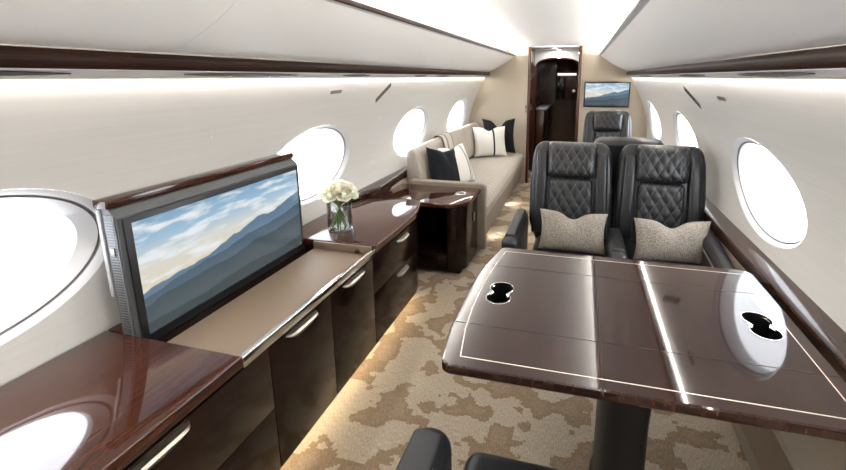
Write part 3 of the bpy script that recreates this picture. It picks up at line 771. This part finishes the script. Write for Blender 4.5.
seat_prof = [(-1.46, .285), (-1.46, .44), (-1.42, .465), (-1.2, .475), (-.95, .478), (-.86, .470), (-.80, .44), (-.775, .39), (-.785, .30), (-.80, .285)]
SO(strip_quilt('seat_cushion', seat_prof, S0+.06, S1-.01, 150, M['sofaquilt'], .105, .007, so))
# three back cushions leaning on the wall side
def backcush(y0, y1):
    pr = [(-1.415, .485), (-1.375, .52), (-1.385, .62), (-1.425, .78), (-1.445, .865), (-1.475, .90), (-1.512, .90), (-1.535, .86), (-1.545, .70), (-1.54, .485)]
    return SO(strip_quilt('back_cushion', pr, y0, y1, int((y1-y0)/.017), M['sofaquilt'], .11, .005, so))
for a, b in ((3.60, 4.44), (4.445, 5.30), (5.305, 6.15)): backcush(a, b)
# throw draped over the sofa back
def throw():
    path = [(-1.555, .74), (-1.560, .86), (-1.535, .914), (-1.49, .922), (-1.445, .912), (-1.418, .865), (-1.398, .78), (-1.360, .62), (-1.348, .535)]
    n = 14; V = []; F = []
    for i, (x, z) in enumerate(path):
        for j in range(n+1):
            v = -1+2*j/n; fold = .004*math.sin(9*v+i*.5)
            V.append((x+fold*.6, v*.15*(1-.05*math.sin(i))-.02*i*.4, z+abs(fold)))
    c = n+1
    for i in range(len(path)-1):
        for j in range(n): F.append((i*c+j, i*c+j+1, (i+1)*c+j+1, (i+1)*c+j))
    me = raw('throw_blanket', V, F, M['throw_st'], angle=80)
    me.modifiers.new('thick', 'SOLIDIFY').thickness = .006; me.modifiers[-1].offset = 1
    me.location = (0, 4.56, 0)
    tag(me, 'beige throw blanket with dark stripes draped over the sofa back', 'blanket')
throw()
def place(o, loc, lean, yaw, roll=0):
    # pillow local: width x, height z, faces -y.  lean back, then yaw
    o.matrix_world = Matrix.Translation(loc) @ Matrix.Rotation(yaw, 4, 'Z') @ Matrix.Rotation(lean, 4, 'X') @ Matrix.Rotation(roll, 4, 'Y')
R = math.radians
p = pillow('throw_pillow', M['navy'], .38, .43, .19, .015, pull=.15); place(p, (-1.20, 3.80, .480), R(-22), R(64), R(9)); tag(p, 'dark navy velvet cushion at the near end of the sofa', 'cushion')
p = pillow('throw_pillow', M['linen_stripes'], .42, .42, .15, .05); place(p, (-1.10, 4.03, .485), R(-24), R(70)); tag(p, 'white cushion with thin black edge stripes leaning behind the navy cushion', 'cushion')
p = pillow('throw_pillow', M['navy'], .48, .50, .16, .10, pull=.12); place(p, (-1.08, 5.86, .485), R(-12), R(20)); tag(p, 'black cushion with pinched top behind the white cushion at the far sofa end', 'cushion')
p = pillow('throw_pillow', M['linen_stripe'], .46, .42, .15, .05); place(p, (-1.15, 5.60, .485), R(-18), R(25)); tag(p, 'white cushion with one broad black stripe at the far end of the sofa', 'cushion')

# ------------------------------------------------------------------ club seats
def make_seat(label, loc, rot, headrest=True, arm_l=True, arm_r=True, recline=9, arm_front=-.36, arm_top=.60, arm_hw=.050):
    """front faces -y; origin on the floor under the seat's centre"""
    t = thing('club_seat', label, 'airplane seat', loc, (0, 0, rot))
    box('pedestal', (-.17, .17, -.22, .22, 0, .24), M['leather2'], t, r=.03, seg=3)
    box('seat_frame', (-.235, .235, -.27, .27, .2405, .335), M['leather2'], t, r=.03, seg=4)
    bm = bmesh.new(); rbox(bm, -.222, .222, -.34, .20, .336, .465, .05, 5); link('seat_cushion', bm, M['leather'], t)
    lean = R(-recline); piv = Matrix.Translation((0, .22, .40)) @ Matrix.Rotation(lean, 4, 'X')
    H_ = .715
    out = round_poly([(-.22, 0), (.22, 0), (.278, .14), (.280, .38), (.268, .60), (.240, H_), (-.240, H_), (-.268, .60), (-.280, .38), (-.278, .14)], [.03, .03, .1, .3, .3, .09, .09, .3, .3, .1])
    o = prism('backrest', out, -.045, .10, M['leather'], t, bev=.040, seg=5, plane='XZ'); o.matrix_local = piv
    for s in (-1, 1):
        w = pad('bolster', M['leather'], t, .10, .60, .052, n=12, nh=24, edge=3, wtop=.085)
        w.matrix_local = piv @ Matrix.Translation((s*.212, -.03, .06)) @ Matrix.Rotation(s*R(-1.5), 4, 'Y')
    w = pad('quilted_panel', M['quilt'], t, .30, .42, .040, n=56, nh=80, quilt=4.5, puff=.006, edge=10, wtop=.295); w.matrix_local = piv @ Matrix.Translation((0, -.03, .05))
    if headrest:
        w = pad('headrest', M['quilt'], t, .325, .25, .070, n=56, nh=60, quilt=5, puff=.006, edge=6, wtop=.335, roll=.035); w.matrix_local = piv @ Matrix.Translation((0, -.035, .465))
    for s in ((-1,) if arm_l else ())+((1,) if arm_r else ()):
        bm = bmesh.new()
        xo, yb_ = (.328, .24) if s < 0 else (.292, .08)
        if recline > 20: xo = .300
        rbox(bm, s*xo-arm_hw, s*xo+arm_hw, arm_front, yb_, .30, arm_top-.012+(.03 if s < 0 else 0), arm_hw-.005, 6)
        arm = link('armrest', bm, M['leather'], t)
        bm = bmesh.new(); rbox(bm, s*xo-arm_hw+.018, s*xo+arm_hw-.018, arm_front+.05, yb_-.02, arm_top-.03, arm_top+(.03 if s < 0 else 0), .014, 4); link('armrest_pad', bm, M['leather2'], arm)
    return t
make_seat('black leather club seat nearer the aisle facing the table, quilted backrest', (-.04, 2.70, 0), 0)
wseat = make_seat('black leather club seat nearest the window facing the table, quilted backrest', (.540, 2.70, 0), 0, arm_l=False, arm_r=False)
# window seat's own slim aisle-side arm is shared; its window-side arm is a metal-faced armrest
def wind_arm():
    V = []
    bm = bmesh.new(); sec = [(-.42, .60), (-.15, .635), (.10, .655), (.25, .668)]
    rows = []
    for y, z in sec:
        rows.append([(-.046, y, .30), (.0, y, .30), (.030, y, z-.07), (.026, y, z-.015), (.010, y, z), (-.030, y, z), (-.048, y, z-.015), (-.052, y, z-.05)])
    n = 8; vs = [[bm.verts.new(p) for p in r] for r in rows]
    for a, b in zip(vs, vs[1:]):
        for i in range(n): bm.faces.new((a[i], a[(i+1) % n], b[(i+1) % n], b[i]))
    bm.faces.new(vs[0]); bm.faces.new(vs[-1]); bmesh.ops.subdivide_edges(bm, edges=list(bm.edges), cuts=1, smooth=.3)
    a = link('armrest', bm, M['leather'], wseat, angle=60); a.location = (.234, -.15, 0)
    bm = bmesh.new(); tube(bm, [(-.055, y, z-.06) for y, z in sec], .005, 8); link('metal_edge', bm, M['nickel'], a)
wind_arm()
make_seat('farthest black leather club seat against the bulkhead, under the small monitor', (.34, 5.30, 0), 0).scale = (1.05, 1, 1.025)
make_seat('black leather club seat seen from behind, back to back with the front pair', (.36, 3.66, 0), PI)
make_seat('black leather club seat at bottom edge facing away, only armrest and cushion visible', (-.058, .725, 0), PI, recline=34, arm_l=False, arm_front=-.27, arm_hw=.062)
# pillows on the front pair
p = pillow('lumbar_pillow', M['boucle'], .42, .26, .13, .045); place(p, (-.012, 2.60, .468), R(-12), R(-2)); tag(p, 'beige tweed pillow on the aisle-side black seat', 'pillow')
p = pillow('lumbar_pillow', M['boucle'], .43, .26, .13, .045); place(p, (.565, 2.58, .468), R(-12), R(2), R(-1)); tag(p, 'beige tweed pillow on the window-side black seat', 'pillow')

# ------------------------------------------------------------------ dining table
dt = thing('dining_table', 'large dark gloss wood table with pale inlay lines and two cup holders', 'table', (.2, 1.53, 0))
def D(o): o.location = (-.2, -1.53, 0); return o
out = round_poly([(-.372, 1.082), (.775, 1.09), (.775, 2.035), (-.352, 2.025), (-.392, 1.80), (-.410, 1.55), (-.402, 1.28)], [.035, .02, .05, .03, .4, .4, .4])
def fig8(cx_, cy_, r=.048, d=.041, n=22, sc=1.0):
    pts = []
    a0 = math.acos(min(1, .55))
    # two circles joined at a waist
    th = math.radians(35)
    for k in range(n+1):
        a = -th+(PI+2*th)*k/n; pts.append((cx_+r*sc*math.cos(a), cy_+d+r*sc*math.sin(a)))
    for k in range(n+1):
        a = PI-th+(PI+2*th)*k/n; pts.append((cx_+r*sc*math.cos(a), cy_-d+r*sc*math.sin(a)))
    return pts
cups = [(-.275, 1.555), (.650, 1.555)]
def inset(pts, d):
    o = []; N_ = len(pts)
    for i in range(N_):
        a = Vector(pts[i-1]); b = Vector(pts[i]); c = Vector(pts[(i+1) % N_]); e = (c-a).normalized()
        o.append((b.x-e.y*d, b.y+e.x*d))
    return o
bm = bmesh.new()
dd = []
for p_ in out:
    if not dd or (Vector(p_)-Vector(dd[-1])).length > .0015: dd.append(p_)
out = dd
holes = [fig8(a, b) for a, b in cups]
def addring(pts, z): return [bm.verts.new((x, y, z)) for x, y in pts]
def bridge(a, b):
    for i in range(len(a)): bm.faces.new((a[i], a[(i+1) % len(a)], b[(i+1) % len(a)], b[i]))
rg = [addring(inset(out, d_), z) for d_, z in ((.004, .668), (.0, .673), (0, .692), (.002, .697), (.007, .700))]
for a, b in zip(rg, rg[1:]): bridge(a, b)
ht = [addring(h, .700) for h in holes]; hb = [addring(h, .668) for h in holes]
for a, b in zip(ht, hb): bridge(a, b)
for loops in ([rg[-1]]+ht, [rg[0]]+hb):
    ed = []
    for lp_ in loops:
        for i in range(len(lp_)): ed.append(bm.edges.get((lp_[i], lp_[(i+1) % len(lp_)])))
    bmesh.ops.triangle_fill(bm, use_beauty=True, use_dissolve=False, edges=ed)
tabletop = link('tabletop', bm, M['grain'], dt, angle=30); D(tabletop)
for cx_, cy_ in cups:
    f = fig8(cx_, cy_, sc=.985); n = len(f)
    V = [(x, y, .700) for x, y in f]+[(x, y, .610) for x, y in f]
    F = [(i, (i+1) % n, n+(i+1) % n, n+i) for i in range(n)]+[tuple(range(n, 2*n))]
    cu = raw('cup_holder', V, F, M['void'], dt); D(cu)
    bm = bmesh.new(); tube(bm, [(x, y, .7005) for x, y in fig8(cx_, cy_, sc=1.0)], .0016, 6, closed=True); link('cup_rim', bm, M['chrome'], cu)
    bm = bmesh.new(); tube(bm, [(cx_+.0455*math.cos(PI*k/16), cy_+.046+.0455*math.sin(PI*k/16), .690) for k in range(17)], .0022, 6); link('cup_ring', bm, M['chrome'], cu)
    for s in (-1, 1):
        tri = [(cx_+s*.0355, cy_-.022), (cx_+s*.0445, cy_+.0), (cx_+s*.0355, cy_+.022), (cx_+s*.024, cy_+.0)]
        prism('divider_clip', tri, .675, .698, M['chrome'], cu, bev=.001, seg=1)
def flat_path(bm, pts, w, z, closed=False):
    N_ = len(pts); rows = []
    for i, p in enumerate(pts):
        p = Vector(p)
        if closed: d = (Vector(pts[(i+1) % N_])-Vector(pts[i-1]))
        else: d = Vector(pts[min(i+1, N_-1)])-Vector(pts[max(i-1, 0)])
        d.normalize(); nn = Vector((-d.y, d.x))*w/2
        rows.append([bm.verts.new((p.x+nn.x, p.y+nn.y, z)), bm.verts.new((p.x-nn.x, p.y-nn.y, z)), bm.verts.new((p.x-nn.x, p.y-nn.y, z-.001)), bm.verts.new((p.x+nn.x, p.y+nn.y, z-.001))])
    for i in range(N_ if closed else N_-1):
        a = rows[i]; b = rows[(i+1) % N_]
        for k in range(4): bm.faces.new((a[k], a[(k+1) % 4], b[(k+1) % 4], b[k]))
bm = bmesh.new()
flat_path(bm, [(-.322, 1.132), (.79-.06, 1.137)], .0035, .7006)
flat_path(bm, [(-.322, 1.972), (.73, 1.980)], .0035, .7006)
flat_path(bm, [(-.322, 1.13), (-.346, 1.28), (-.355, 1.42), (-.357, 1.55), (-.352, 1.68), (-.342, 1.82), (-.322, 1.972)], .0035, .7006)
flat_path(bm, [(.728, 1.135), (.728, 1.982)], .0035, .7006)
D(link('inlay_line', bm, M['brass'], dt, smooth=False))
bm = bmesh.new()
flat_path(bm, [(-.394, 1.315), (.774, 1.315)], .003, .7004)
flat_path(bm, [(-.384, 1.80), (.774, 1.80)], .003, .7004)
flat_path(bm, [(.100, 1.066), (.100, 2.028)], .003, .7004)
D(link('leaf_seam', bm, M['seam'], dt, smooth=False))
ov = []
bm = bmesh.new(); rows = []
for z, sx in ((0, .10), (.012, .10), (.03, .09), (.08, .088), (.35, .088), (.6, .10), (.667, .115)):
    rows.append([bm.verts.new((.205+sx*math.copysign(abs(math.cos(a))**.7, math.cos(a)), 1.46+sx*1.5*math.copysign(abs(math.sin(a))**.7, math.sin(a)), z)) for a in [2*PI*k/32 for k in range(32)]])
for a, b in zip(rows, rows[1:]):
    for k in range(32): bm.faces.new((a[k], a[(k+1) % 32], b[(k+1) % 32], b[k]))
bm.faces.new(rows[0]); bm.faces.new(rows[-1])
D(link('pedestal', bm, M['leather2'], dt, angle=50))
